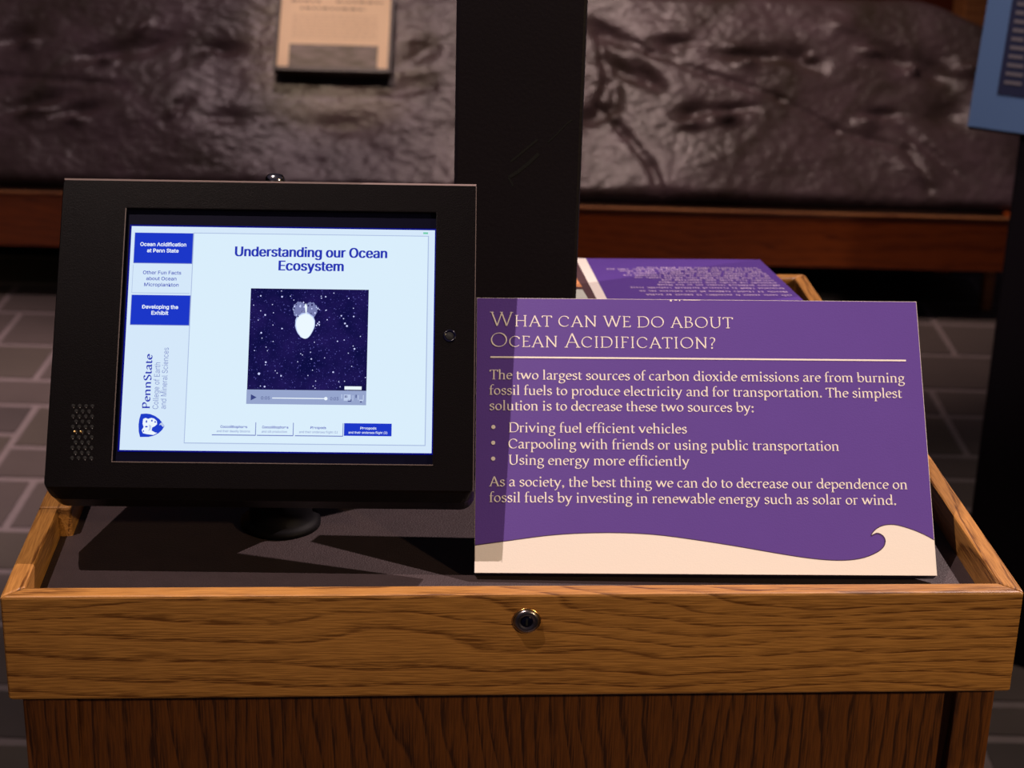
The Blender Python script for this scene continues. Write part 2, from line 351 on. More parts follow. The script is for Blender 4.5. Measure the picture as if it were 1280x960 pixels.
def pen_text(bm, s, x0, y0, x1, em, z, nib=.088, thin=.03, caps=None, track=0.0, mi=0, rot=False):
    """s from x0 to x1 on the baseline y0; glyph height from em, width fitted. rot: reads upwards"""
    total = adv(s, caps, track) - 0.08
    kx = (x1 - x0) / (total * em)
    th = math.radians(24); pen = -0.04 if len(s) else 0
    def put(p):
        return (y0 - p[1], x0 + p[0]) if rot else (x0 + p[0], y0 + p[1])
    for i, c in enumerate(s):
        a, paths, serifs = G[c]; k = (caps[i] if caps else 1)
        def tr(x, y): return ((pen + x * k) * em * kx, y * k * em)
        nb, tn = nib * em * (1 - (1 - k) * .4), thin * em
        for P in paths:
            n = len(P); closed = n > 3 and abs(P[0][0] - P[-1][0]) + abs(P[0][1] - P[-1][1]) < 1e-4
            L_, R_ = [], []
            for j in range(n):
                if closed: a_, b_ = P[(j - 1) % (n - 1)], P[(j + 1) % (n - 1)]
                else: a_, b_ = P[max(0, j - 1)], P[min(n - 1, j + 1)]
                dx, dy = b_[0] - a_[0], b_[1] - a_[1]; l = math.hypot(dx, dy) or 1
                phi = math.atan2(dy, dx)
                wd = max(tn, nb * abs(math.sin(phi - th))) / 2
                if n == 7 and closed and l < .09: wd = max(wd, nb * .55)
                X, Y = tr(*P[j]); nx, ny = -dy / l * wd, dx / l * wd
                L_.append((X + nx, Y + ny)); R_.append((X - nx, Y - ny))
            for j in range(n - 1):
                q = [put(L_[j]), put(R_[j]), put(R_[j + 1]), put(L_[j + 1])]
                ar = sum(q[t][0] * q[(t + 1) % 4][1] - q[(t + 1) % 4][0] * q[t][1] for t in range(4))
                if abs(ar) < 1e-12: continue
                flat(bm, q, z, mi)
        for sx, sy, hw in serifs:
            X, Y = tr(sx, sy); hw_ = hw * k * em; h = .016 * em
            q = [put((X - hw_, Y - h)), put((X + hw_, Y - h)), put((X + hw_, Y + h)), put((X - hw_, Y + h))]
            flat(bm, q, z, mi)
        pen += a * k + track

import os
try: SANS = bpy.data.fonts.load(os.path.join(bpy.utils.system_resource('DATAFILES', path='fonts'), 'Inter.woff2'))
except Exception: SANS = None
def cap_height():
    cu = bpy.data.curves.new('t', 'FONT'); cu.body = 'H'; cu.font = SANS or cu.font
    o = bpy.data.objects.new('t', cu); C.objects.link(o); me = bpy.data.meshes.new_from_object(o)
    h = max(v.co.y for v in me.vertices) - min(v.co.y for v in me.vertices)
    bpy.data.objects.remove(o); bpy.data.meshes.remove(me); bpy.data.curves.remove(cu); return h
CAPH = cap_height()
def sans(bm, s, x0, x1, y, cap, z, mi=0, bold=0.0, rot=False, squash=True):
    """sans-serif text through Blender's built-in font, fitted from x0 to x1 on baseline y, capital height cap"""
    cu = bpy.data.curves.new('t', 'FONT'); cu.body = s; cu.font = SANS or cu.font; cu.size = 1.0; cu.offset = bold; cu.resolution_u = 3
    o = bpy.data.objects.new('t', cu)
    C.objects.link(o)
    me = bpy.data.meshes.new_from_object(o)
    xs = [v.co.x for v in me.vertices]
    a, b = min(xs), max(xs); kx = (x1 - x0) / (b - a); ky = cap / CAPH
    vs = []
    for v in me.vertices:
        X, Y = x0 + (v.co.x - a) * kx, v.co.y * ky
        vs.append(bm.verts.new((y - Y, X, z) if rot else (X, y + Y, z)))
    for p in me.polygons:
        try: bm.faces.new([vs[i] for i in p.vertices]).material_index = mi
        except ValueError: pass
    bpy.data.objects.remove(o); bpy.data.meshes.remove(me); bpy.data.curves.remove(cu)

# ============================================================ THE SETTING
# floor: grout bed with slate tiles laid on it (ashlar rows, right and left of the stand)
bm = bmesh.new()
X0, X1, Y0, Y1 = -2.3, 2.3, 1.5, 5.1
xs = [-6, X0, X1, 6]; ys = [-3, Y0, Y1, 8]
for i in range(3):
    for j in range(3):
        rect(bm, xs[i], xs[i + 1], ys[j], ys[j + 1], 0.0, 0 if (i, j) == (1, 1) else 1)
floor = struct(link('floor', bm, [M['grout'], brick_floor()]))
LEFT = [(1.5, 1.66), (1.66, 1.88), (1.88, 2.03), (2.03, 2.25), (2.25, 2.40), (2.40, 2.60), (2.60, 2.785), (2.785, 2.95), (2.95, 3.17), (3.17, 3.325), (3.325, 3.55),
        (3.55, 3.70), (3.70, 3.92), (3.92, 4.15), (4.15, 4.37), (4.37, 4.6), (4.6, 4.85), (4.85, 5.1)]
RIGHT = [(1.5, 1.72), (1.72, 1.88), (1.88, 2.1), (2.1, 2.33), (2.33, 2.43), (2.43, 2.68), (2.68, 2.92), (2.92, 3.15), (3.15, 3.29), (3.29, 3.41), (3.41, 3.63),
         (3.63, 3.79), (3.79, 4.02), (4.02, 4.25), (4.25, 4.42), (4.42, 4.65), (4.65, 4.85), (4.85, 5.1)]
def row(xa, xb, y0, y1, fixed):
    cuts = [xa] + sorted(fixed) + [xb]; out = []
    for a, b in zip(cuts, cuts[1:]):
        n = max(1, round((b - a) / random.uniform(0.40, 0.56))); e = [a]
        for k in range(1, n): e.append(a + (b - a) * (k + random.uniform(-0.15, 0.15)) / n)
        e.append(b)
        for p, q in zip(e, e[1:]): out.append((p, q, y0, y1))
    return out
tiles = []
for y0, y1 in LEFT:
    f = []
    if 3.16 < y0 < 3.54: f = [-1.012, -0.45]
    elif 3.54 < y0 < 3.9: f = [-1.42, -0.66]
    elif 3.9 < y0 < 4.1: f = [-1.205, -0.6]
    elif 4.1 < y0 < 4.3: f = [-1.27, -0.7]
    for t in row(X0, 0.0, y0, y1, f):
        if abs(y0 - 3.17) < .01 and t[1] <= -1.0: tiles.append((t[0], t[1], 3.17, 3.39)); continue
        if abs(y0 - 3.325) < .01 and t[1] <= -1.0: tiles.append((t[0], t[1], 3.39, 3.55)); continue
        tiles.append(t)
for y0, y1 in RIGHT:
    f = []
    if 3.40 < y0 < 3.7: f = [0.945, 1.5]
    elif 4.0 < y0 < 4.4: f = [1.055, 1.6]
    elif 3.7 < y0 < 3.9: f = [0.7, 1.35]
    elif 2.0 < y0 < 2.42: f = [0.71, 1.2]
    tiles += row(0.0, X1, y0, y1, f)
g = 0.008
for i, (a, b, c, d) in enumerate(tiles):
    bm = bmesh.new(); h = 0.002 + random.uniform(-.0005, .0008)
    box(bm, a + g, b - g, c + g + .003, d - g - .003, 0.0002, h)
    link('tile', bm, SL[i % 3 if random.random() < .7 else 0], floor)

bm = bmesh.new(); box(bm, -6, 6, 6.6, 6.8, 0, 3.6); struct(link('wall_back', bm, M['wallm']))
for nm, xa in (('wall_left', -6.2), ('wall_right', 6.0)):
    bm = bmesh.new(); box(bm, xa, xa + .2, -3, 6.8, 0, 3.6); struct(link(nm, bm, M['wallm']))
bm = bmesh.new(); box(bm, -6, 6, 6.575, 6.6, 0, 0.12); struct(link('baseboard_back', bm, M['bench'], bevel=0.004))

# ============================================================ EXHIBIT STAND (tray on a panelled base)
PSI = 0.0683; W = 0.6096; D = 0.632; RZ = 0.9502; H = 0.0692; T = 0.0125; DK = 0.0205
mw = Matrix.Translation((-0.2952, 0.9283, 0)) @ Matrix.Rotation(PSI, 4, 'Z')
st = thing('exhibit_stand', 'oak exhibit stand with a raised-rim tray top holding the tablet and purple sign', 'display stand', mw=mw)
def railprism(name, pts, m, z0=RZ - H, z1=RZ):
    bm = bmesh.new(); prism(bm, pts, z0, z1); return link(name, bm, m, st, bevel=0.0016, seg=2)
e_ = 0.0002
o = railprism('front_rail', [(0, 0), (W, 0), (W - T, T), (T, T)], M['oak_x'])
railprism('side_rail', [(W, e_), (W, D), (W - T, D - T), (W - T, T + e_)], M['oak_y'])
railprism('side_rail', [(0, e_), (T, T + e_), (T, 0.122), (0, 0.122)], M['oak_y'])
railprism('side_rail', [(0, 0.1228), (0.0205, 0.1228), (0.0205, D - 0.0205), (0, D)], M['oak_y'])
railprism('rear_rail', [(W, D), (0, D), (0.0205, D - T - .0003), (W - T, D - T - .0003)], M['oak_x'])
bm = bmesh.new(); box(bm, T + e_, W - T - e_, T + e_, D - T - 0.002, RZ - DK - 0.012, RZ - DK); link('tray_floor', bm, M['deck'], st)
IN = 0.0065
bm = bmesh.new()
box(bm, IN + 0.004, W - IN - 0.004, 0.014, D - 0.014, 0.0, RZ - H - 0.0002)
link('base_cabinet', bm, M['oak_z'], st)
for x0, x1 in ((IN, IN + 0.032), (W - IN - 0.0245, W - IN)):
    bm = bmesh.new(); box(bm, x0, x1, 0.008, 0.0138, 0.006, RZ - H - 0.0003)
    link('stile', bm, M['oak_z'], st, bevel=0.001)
# cam lock in the front rail
bm = bmesh.new()
lathe(bm, [(0.0074, 0.0002), (0.0074, 0.0010), (0.0066, 0.0018), (0.0048, 0.0020), (0.0040, 0.0014), (0.0001, 0.0012)], 36, 'Y', (0.3085, 0, RZ - 0.0175))
lk = link('cam_lock', bm, M['steel'], st); lk['label'] = 'round dark steel lock'
bm = bmesh.new()
lathe(bm, [(0.0036, 0.0013), (0.0036, 0.0016), (0.0030, 0.0018), (0.0001, 0.0019)], 24, 'Y', (0.3085, 0, RZ - 0.0175))
link('lock_core', bm, M['black_edge'], lk)
bm = bmesh.new(); box(bm, 0.3079, 0.3091, -0.0022, -0.0019, RZ - 0.0197, RZ - 0.0153); link('keyhole', bm, M['void'], lk)
bm = bmesh.new()
lathe(bm, [(0.0086, 0.00005), (0.0084, 0.0007), (0.0076, 0.0008)], 36, 'Y', (0.3085, 0, RZ - 0.0175)); link('lock_collar', bm, M['brass'], lk)

# ============================================================ SQUARE POST rising through the tray
TF = RZ - DK
pm = Matrix.Translation((-0.0005, 1.2445, TF)) @ Matrix.Rotation(0.01, 4, 'Z')
post = thing('square_post', 'tall matt black square post standing in the stand behind the tablet and sign', 'post', mw=pm)
bm = bmesh.new(); box(bm, -0.0435, 0.0435, -0.0445, 0.0445, 0.006, 2.4); link('shaft', bm, M['post'], post, bevel=0.0025)
bm = bmesh.new(); prism(bm, [(p[0], p[1]) for p in rrect(-0.052, 0.052, -0.053, 0.053, 0, 0.006)], 0.0, 0.006); link('foot_plate', bm, M['post'], post)
bm = bmesh.new()
def scr(x, z, pts, wd):
    for (a, b), (c, d) in zip(pts, pts[1:]):
        flat_y = -0.04465
        dx, dz = c - a, d - b; l = math.hypot(dx, dz); nx, nz = -dz / l * wd, dx / l * wd
        vs = [bm.verts.new((x + p, flat_y, z + q)) for p, q in ((a - nx, b - nz), (c - nx, d - nz), (c + nx, d + nz), (a + nx, b + nz))]
        bm.faces.new(vs)
zz = 1.146 - TF
scr(-0.003, zz, [(-.002, .004), (.006, .011), (.016, .020)], .0007)
scr(-0.004, zz - .006, [(-.002, -.001), (.004, .003), (.011, .009), (.018, .016)], .0012)
scr(-0.004, zz - .007, [(-.002, 0), (.001, -.006)], .0007)
scr(0.02, zz + .018, [(0, 0), (.006, .006), (.012, .013), (.016, .016)], .0004)
link('scuff_marks', bm, M['scratch'], post)

# ============================================================ TABLET KIOSK
K = 0.00097
SC = 0.97
ang = 0.5923; yaw = 0.0277; rl = 0.0055
U0 = Vector((1, 0, 0)); V0 = Vector((0, math.sin(ang), math.cos(ang)))
Rz = Matrix.Rotation(yaw, 3, 'Z')
u = Rz @ (U0 * math.cos(rl) + V0 * math.sin(rl)); v = Rz @ (V0 * math.cos(rl) - U0 * math.sin(rl))
ctr = Vector((-0.1498 * SC, 1.0828 * SC, 1.45 - 0.3898 * SC)); nrm = u.cross(v)
FM = frame_matrix(ctr, u, v)
base_pt = Vector((ctr.x - 0.006, ctr.y + 0.030, TF))
ks = thing('tablet_kiosk', 'black metal tablet kiosk with a lit white screen, tilted on a round-footed stand', 'tablet', loc=base_pt)
def kpart(name, bm, mats, parent=None, **kw):
    """part given in the plane of the screen (mm, origin at the screen's centre)"""
    o = link(name, bm, mats, None, **kw)
    for vtx in o.data.vertices: vtx.co = FM @ Vector((vtx.co.x * K, vtx.co.y * K, vtx.co.z * K)) - base_pt
    o.parent = parent or ks
    return o
bm = bmesh.new()
win = (-102.0, 99.3, -82.0, 85.3)
loops = [rrect(*win, -3.6, .6), rrect(*win, -0.5, .6), rrect(win[0] - .5, win[1] + .5, win[2] - .5, win[3] + .5, 0, .8),
         rrect(-143.3, 125.0, -98.5, 103.6, 0, 2), rrect(-144.0, 125.8, -99.6, 105.2, -1.3, 4), rrect(-144.3, 126.0, -104.6, 105.8, -10, 9), rrect(-144.3, 126.0, -105.2, 105.8, -34, 9)]
loft(bm, loops, cap1=True)
enc = kpart('enclosure', bm, M['black'])
bm = bmesh.new(); rect(bm, win[0], win[1], win[2], win[3], -3.5); kpart('screen_surround', bm, M['black_edge']); 
bm = bmesh.new()
prism(bm, [(p[0], p[1]) for p in rrect(win[0] - .45, win[1] + .45, win[2] - .45, win[3] + .45, 0, .8)], -.001, .001)
bm.free()
bm = bmesh.new()   # thin black edge round the window
loft(bm, [rrect(win[0] + .05, win[1] - .05, win[2] + .05, win[3] - .05, -1.2, .5), rrect(win[0] + .05, win[1] - .05, win[2] + .05, win[3] - .05, .05, .5), rrect(win[0] - .55, win[1] + .55, win[2] - .55, win[3] + .55, .12, .9)])
kpart('window_edge', bm, M['black'])
bm = bmesh.new(); rect(bm, win[0] - .55, win[0] + .05, win[2], win[3], .2); kpart('edge_highlight', bm, M['highlight'])  # pale strips here and below draw the edge highlights
bm = bmesh.new(); rect(bm, win[0] - .5, win[1] + .3, win[2] - .55, win[2] + .05, .2); kpart('edge_highlight', bm, M['highlight'])
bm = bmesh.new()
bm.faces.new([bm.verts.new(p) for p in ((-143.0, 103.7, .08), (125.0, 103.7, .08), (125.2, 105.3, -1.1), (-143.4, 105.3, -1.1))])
kpart('edge_highlight', bm, M['highlight_bright'])
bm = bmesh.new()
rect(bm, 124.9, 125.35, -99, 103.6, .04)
kpart('edge_highlight', bm, M['highlight'])
bm = bmesh.new(); lathe(bm, [(4.2, .02), (4.0, .5), (3.3, .55), (2.9, .1), (.1, -.0)], 28, 'Z', (109.0, 2.1, 0)); hb = kpart('home_button_hole', bm, M['black_edge'])
bm = bmesh.new(); lathe(bm, [(2.6, .2), (2.5, .3), (.1, .32)], 20, 'Z', (109.0, 2.1, 0)); kpart('hole_plug', bm, M['void'], hb)
# speaker grille: punched holes, a steel dot below each drawing its glint
bm = bmesh.new()
for r_ in range(11):
    for c_ in range(4 if r_ % 2 == 0 else 3):
        x = -128.5 + c_ * 4.0 + (2.0 if r_ % 2 else 0) + r_ * .12; y = -46.5 - r_ * 3.35
        lathe(bm, [(1.25, .03), (1.1, .06), (.1, .06)], 8, 'Z', (x, y, 0), 0)
        lathe(bm, [(.36, .03), (.3, .2), (.1, .22)], 6, 'Z', (x + .3, y - 1.2, 0), 1)
for x in (-126.7, -122.9): lathe(bm, [(1.0, .08), (.9, .3), (.1, .3)], 8, 'Z', (x, -63.2, 0), 2)
gr = kpart('speaker_grille', bm, [M['void'], M['steel'], M['brass']]); gr['label'] = 'small punched speaker holes with two brass points behind'
# key lock on the top edge
bm = bmesh.new(); lathe(bm, [(5.6, 0), (5.6, 4.0), (4.6, 5.4), (3.2, 5.4), (2.8, 4.4), (.1, 4.4)], 28, 'Z', (0, 0, 0))
for vx in bm.verts:
    x, y, z = vx.co; vx.co = (x * 1.15 - 8.0, 106.4 + z * 1.35, y - 14)
kl = kpart('key_lock', bm, M['chrome']); kl['label'] = 'small chrome lock on the top edge'
# stand: round foot, neck, back plate
bm = bmesh.new(); lathe(bm, [(0.0265, 0), (0.0265, 0.003), (0.024, 0.0045), (0.0215, 0.006), (0.0205, 0.012), (0.0195, 0.030)], 40, 'Z'); link('foot', bm, M['stand'], ks)
bm = bmesh.new()
P0 = Vector((0, 0, 0.028)); P1 = ctr - nrm * (0.036) - v * 0.035 - base_pt
d = (P1 - P0).normalized(); q = d.to_track_quat('Z', 'Y'); Ln_ = (P1 - P0).length
lathe(bm, [(0.0185, 0), (0.0185, Ln_)], 24)
for vx in bm.verts: vx.co = P0 + q @ vx.co
link('neck', bm, M['stand'], ks)
bm = bmesh.new(); loft(bm, [rrect(-45, 38, -60, 30, -34.1, 6), rrect(-45, 38, -60, 30, -38, 6)], cap0=True, cap1=True)
kpart('back_plate', bm, M['black'])

# ---- the page on the screen
def c8(r, g, b): return lin(r, g, b)
SM = [emit('screen white', c8(213, 232, 250)), emit('screen button blue', c8(28, 55, 200)), emit('screen navy text', c8(40, 54, 180)),
      emit('screen line', c8(172, 190, 225)), emit('screen bluish text', c8(115, 130, 195)), emit('screen control bar', c8(150, 165, 205)),
      emit('screen bright white', c8(236, 246, 255)), emit('battery green', c8(110, 205, 170)), emit('screen logo blue', c8(30, 60, 200)), emit('panel white', c8(218, 238, 252)),
      emit('icon slate', c8(60, 70, 130)), emit('icon pale', c8(190, 205, 235)), emit('screen edge glow blue', c8(14, 18, 130))]
def video_mat():
    m = bpy.data.materials.new('plankton video frame'); m.use_nodes = True
    nt = m.node_tree; nt.nodes.remove(nt.nodes['Principled BSDF']); N = nt.nodes.new; L = nt.links
    tc = N('ShaderNodeTexCoord')
    n = N('ShaderNodeTexNoise'); n.inputs['Scale'].default_value = 60; n.inputs['Detail'].default_value = 3; L.new(tc.outputs['Object'], n.inputs['Vector'])
    r = N('ShaderNodeValToRGB'); e = r.color_ramp.elements
    e[0].position = .35; e[0].color = c8(14, 14, 66); e[1].position = .75; e[1].color = c8(34, 24, 88); L.new(n.outputs['Fac'], r.inputs[0])
    prev = r.outputs[0]
    for s, th, col in ((380, .10, c8(80, 76, 155)), (800, .13, c8(48, 44, 115))):
        vo = N('ShaderNodeTexVoronoi'); vo.inputs['Scale'].default_value = s; L.new(tc.outputs['Object'], vo.inputs['Vector'])
        cmp_ = N('ShaderNodeMapRange'); cmp_.inputs[1].default_value = th; cmp_.inputs[2].default_value = th * 1.8; cmp_.inputs[3].default_value = 1; cmp_.inputs[4].default_value = 0
        L.new(vo.outputs['Distance'], cmp_.inputs[0])
        mx = N('ShaderNodeMix'); mx.data_type = 'RGBA'; L.new(cmp_.outputs[0], mx.inputs[0]); L.new(prev, mx.inputs[6]); mx.inputs[7].default_value = col
        prev = mx.outputs[2]
    em = N('ShaderNodeEmission'); L.new(prev, em.inputs[0]); L.new(em.outputs[0], nt.nodes['Material Output'].inputs[0])
    return m
zs0 = -3.2
bm = bmesh.new(); rect(bm, -98.5, 98.5, -74, 74, zs0, 0)
for a in ((-99.6, -98.5, -75, 75), (98.5, 99.2, -75, 75), (-98.5, 98.5, 74, 75), (-98.5, 98.5, -75, -74)): rect(bm, *a, zs0, 12)
disp = kpart('display', bm, SM); disp['label'] = 'lit pale blue-white screen page'
z1 = zs0 + .15
bm = bmesh.new(); rect(bm, -57.9, 94.3, -69, 69.8, z1, 9)
for a in ((-58.3, -57.8, -69.2, 69.8), (94.0, 94.6, -69.2, 70), (-58.3, 94.6, -69.4, -68.8), (-58.3, 94.6, 69.6, 70.1)): rect(bm, *a, z1 + .05, 3)
rect(bm, -96.3, -96.0, 29, 48, z1, 3); rect(bm, 90.9, 94.0, 71.3, 72.5, z1, 7)
kpart('page_panel', bm, SM, disp)
z2 = z1 + .2
def button(name, x0, x1, y0, y1, mi=1):
    bm = bmesh.new(); rect(bm, x0 - .3, x1 + .35, y0 - .45, y1 + .1, z1 + .08, 4); rect(bm, x0, x1, y0, y1, z2 - .05, mi)
    return bm
bm = button('b', -95.9, -58.6, 49.3, 69.5); sans(bm, 'Ocean Acidification', -92.3, -62.6, 60.6, 2.4, z2, 6, .02); sans(bm, 'at Penn State', -87.7, -67.3, 56.4, 2.4, z2, 6, .02)
kpart('menu_button', bm, SM, disp)
bm = bmesh.new(); sans(bm, 'Other Fun Facts', -89.6, -65.0, 41.6, 2.3, z2, 2, .008); sans(bm, 'about Ocean', -87.3, -67.9, 37.6, 2.3, z2, 2, .008); sans(bm, 'Microplankton', -88.4, -66.3, 33.5, 2.3, z2, 2, .008)
rect(bm, -96.0, -59.1, 28.8, 29.2, z2, 3)
kpart('menu_button', bm, SM, disp)
bm = button('b', -95.9, -58.6, 8.0, 27.6); sans(bm, 'Developing the', -89.0, -65.8, 18.6, 2.4, z2, 6, .02); sans(bm, 'Exhibit', -82.9, -72.0, 14.6, 2.4, z2, 6, .02)
kpart('menu_button', bm, SM, disp)
bm = bmesh.new(); [(sans(bm, 'Understanding our Ocean', -30.6 + d_, 67.4 + d_, 54.5, 6.6, z2, 2), sans(bm, 'Ecosystem', -2.1 + d_, 39.4 + d_, 45.3, 6.6, z2, 2)) for d_ in (-.4, -.15, .1, .35)]
kpart('page_title', bm, SM, disp)
# video frame
bm = bmesh.new(); rect(bm, -19.7, 56.3, -34, 33, z2, 0); 
rnd = random.Random(9)
zv = z2 + .06
for i in range(230):
    x, y = rnd.uniform(-19, 55.6), rnd.uniform(-33.2, 32.2); r = rnd.choice([.14, .18, .22, .26, .3, .45]) * (1.25 if i % 19 == 0 else .8)
    flat(bm, [(x + r * math.cos(k * PI / 3), y + r * math.sin(k * PI / 3)) for k in range(6)], zv, 1 if r > .28 else 2)
for x, y, r in ((-12.5, -23.6, .8), (-8.4, -16, .6), (-8.6, -32, .6), (-12, 3.4, .6), (1.2, 6.4, .5), (37, -1.6, .45), (48, -6.5, .6), (34.8, -22, .55), (20.6, -13.5, .5), (28.6, 28, .5), (30, 12.6, .4), (26, 27, .4),
                (41.5, 10.3, .6), (42.8, 8.6, .65), (40.5, 13.5, .4), (39, 15.4, .5), (47, 15, .5), (43.5, 27, .4), (-9.9, 15.3, .6), (-13.2, 28, .5), (.5, 27.6, .6)):
    flat(bm, [(x + r * math.cos(k * PI / 4), y + r * math.sin(k * PI / 4)) for k in range(8)], zv, 1)
def blob(cx, cy, rx, ry, mi, z, taper=0.0, rag=0.0):
    pts = []
    for k in range(30):
        a = 2 * PI * k / 30; rr = 1 + rag * rnd.uniform(-1, 1); y = math.sin(a)
        pts.append((cx + rx * rr * math.cos(a) * (1 + taper * y), cy + ry * rr * y))
    flat(bm, pts, z, mi)
blob(12.2, 19.2, 4.6, 5.2, 3, zv + .02, rag=.10); blob(19.4, 18.8, 4.2, 5.4, 3, zv + .025, rag=.10)
blob(15.9, 8.4, 6.3, 8.6, 4, zv + .03, .22, .03); blob(15.9, 8.1, 5.7, 8.2, 5, zv + .05, .26, .015)
for k in range(26):
    x = rnd.uniform(8, 24); y = rnd.uniform(14, 24); r = rnd.uniform(.2, .6); blob(x, y, r, r * 1.3, rnd.choice([1, 4, 0]), zv + .04)
flat(bm, [(16.0, 15), (16.6, 15), (16.9, 21), (16.1, 23.4), (15.2, 22), (15.8, 18)], zv + .06, 5)
for p in ((24, 10), (25, 9.2), (24.9, 11), (23.3, 8.8)): blob(p[0], p[1], .45, .5, 1, zv + .04)
rect(bm, 42.3, 53.2, -33.4, -31.2, zv + .05, 5)
vm = [video_mat(), emit('speck', c8(205, 210, 255)), emit('dim speck', c8(105, 105, 185)), emit('grey lobe', c8(120, 125, 175)), emit('pale glow', c8(190, 205, 245)), emit('white glow', c8(236, 248, 255))]
kpart('video_picture', bm, vm, disp)
bm = bmesh.new(); rect(bm, -19.9, 56.3, -43.4, -34, z2, 5)
flat(bm, [(-17.1, -37.1), (-17.1, -41.1), (-13.4, -39.1)], zv, 10)
rect(bm, -3.5, 30.5, -39.7, -39.1, zv, 6); blob(30.6, -39.4, 1.1, 1.1, 6, zv + .03)
sans(bm, '0:05', -10.6, -5.0, -40.4, 2.0, zv, 10, .0); sans(bm, '0:03', 33.4, 38.6, -40.4, 2.0, zv, 10, .0)
for a, mi in (((40.4, 40.9, -39.3, -36.4), 11), ((42.0, 46.4, -40.6, -36.6), 11), ((42.5, 44.4, -38.6, -37.1), 10), ((44.6, 46.9, -41.2, -39.6), 10), ((47.6, 48.0, -40.5, -37), 11), ((49.5, 50.1, -38.7, -36.6), 10), ((51.0, 51.5, -40, -37), 11), ((52, 54.5, -40.8, -39.8), 11), ((52.4, 53.6, -41.6, -40.8), 10), ((54.2, 54.7, -40, -36.8), 11)):
    rect(bm, *a, zv, mi)
kpart('video_controls', bm, SM, disp)
tabs = [(-40.8, -13.2, 'Coccolithophores', 'and their deadly blooms', (-35.6, -18.6), (-37.9, -16.8)), (-12.4, 10.6, 'Coccolithophores', 'and silt production', (-9.2, 7.4), (-9.4, 6.6)),
        (11.7, 42.1, 'Pteropods', 'and their undersea flight (1)', (21.4, 31.3), (14.3, 38.6)), (42.7, 72.9, 'Pteropods', 'and their undersea flight (2)', (53.0, 63.2), (45.6, 70.2))]
for i, (x0, x1, a, b, s1, s2) in enumerate(tabs):
    bm = bmesh.new()
    if i < 3:
        rect(bm, x0, x1, -64.0, -63.4, z2, 4); rect(bm, x1 - .3, x1 + .15, -63.8, -55.3, z2, 4); m1, m2 = 2, 4
    else: rect(bm, x0, x1, -63.4, -55.2, z2 - .05, 1); m1 = m2 = 6
    sans(bm, a, *s1, -59.1, 1.55, z2 + .03, m1, .012); sans(bm, b, *s2, -61.9, 1.45, z2 + .03, m2, .0 if i < 3 else .008)
    kpart('page_tab', bm, SM, disp)
# wordmark and shield reading up the left side
bm = bmesh.new()
pen_text(bm, 'PennState', -47.2, -80.9, -11.8, 6.7, z2, nib=.165, thin=.07, mi=2, rot=True)
sans(bm, 'College of Earth', -47.4, -17.0, -75.5, 3.6, z2, 4, -.004, rot=True)
sans(bm, 'and Mineral Sciences', -47.3, -7.2, -70.6, 3.6, z2, 4, -.004, rot=True)
kpart('wordmark', bm, SM, disp)
bm = bmesh.new()
flat(bm, [(-86.2, -50.7), (-83, -50.4), (-80.3, -50.7), (-77.2, -51.9), (-74.5, -53.8), (-72.4, -56.2), (-70.9, -58.3), (-72.2, -60.8), (-74.2, -62.9), (-77.5, -64.7), (-80.5, -65.5), (-86.0, -65.6), (-87.0, -62), (-87.3, -57.8), (-87.0, -54)], z2, 8)
# pale animal-head shape in the shield
flat(bm, [(-84.6, -54.0), (-83.0, -53.2), (-81.6, -53.9), (-79.6, -53.2), (-77.6, -53.6), (-75.9, -55.2), (-75.6, -57.2), (-77.0, -58.6), (-78.6, -59.4), (-78.9, -61.4), (-76.6, -62.6), (-75.2, -62.8), (-77.6, -64.2), (-81.4, -63.8), (-84.2, -63.2), (-85.2, -61.2), (-84.0, -59.2), (-84.8, -57.0)], z2 + .05, 6)
for x, y, a, b in ((-82.4, -55.6, .5, .9), (-79.0, -55.0, .5, .7), (-82.3, -58.9, .9, .5), (-76.9, -55.8, .5, .6), (-84.0, -61.8, .4, .6)):
    flat(bm, [(x + a * math.cos(k * PI / 4), y + b * math.sin(k * PI / 4)) for k in range(8)], z2 + .1, 8)
flat(bm, [(-80.8, -57.4), (-79.2, -58.4), (-79.6, -61.0), (-81.0, -61.8), (-80.4, -60.0)], z2 + .1, 11)
flat(bm, [(-72.6, -56.0), (-71.0, -58.3), (-71.9, -59.0), (-73.2, -57.6), (-74.4, -57.9), (-73.6, -56.6)], z2 + .1, 11)
kpart('shield_emblem', bm, SM, disp)

# ============================================================ PURPLE SIGN
a_ = math.radians(39.9003); yw = math.radians(0.8802); rr_ = math.radians(0.8065)
U0 = Vector((1, 0, 0)); V0 = Vector((0, math.sin(a_), math.cos(a_))); Rz = Matrix.Rotation(yw, 3, 'Z')
su = Rz @ (U0 * math.cos(rr_) + V0 * math.sin(rr_)); sv = Rz @ (V0 * math.cos(rr_) - U0 * math.sin(rr_))
scn = Vector((0.1229, 1.0685, 1.45 - 0.4429))
SW, SH = 290.5, 184.8
sg = thing('ocean_sign', 'purple ocean acidification sign with white lettering and a cream wave, leaning beside the tablet', 'sign',
           mw=frame_matrix(scn - sv * (SH / 2000), su, sv))
def spart(name, bm, mats, **kw):
    for vx in bm.verts: vx.co = Vector((vx.co.x * .001, vx.co.y * .001 + SH / 2000, vx.co.z * .001))
    return link(name, bm, mats, sg, **kw)
hw, hh = SW / 2, SH / 2
bm = bmesh.new(); box(bm, -hw, hw, -hh, hh, -9.0, -0.8); spart('foam_board', bm, M['navy'], bevel=.0004)
bm = bmesh.new(); box(bm, -hw - .25, hw + .25, -hh + .1, hh + .25, -.75, -0.12); pe = spart('print_edge', bm, M['cream']); pe['label'] = 'thin pale edge of the print'
bm = bmesh.new(); rect(bm, -hw, hw, -hh + .15, hh, 0); spart('printed_face', bm, M['purple'])
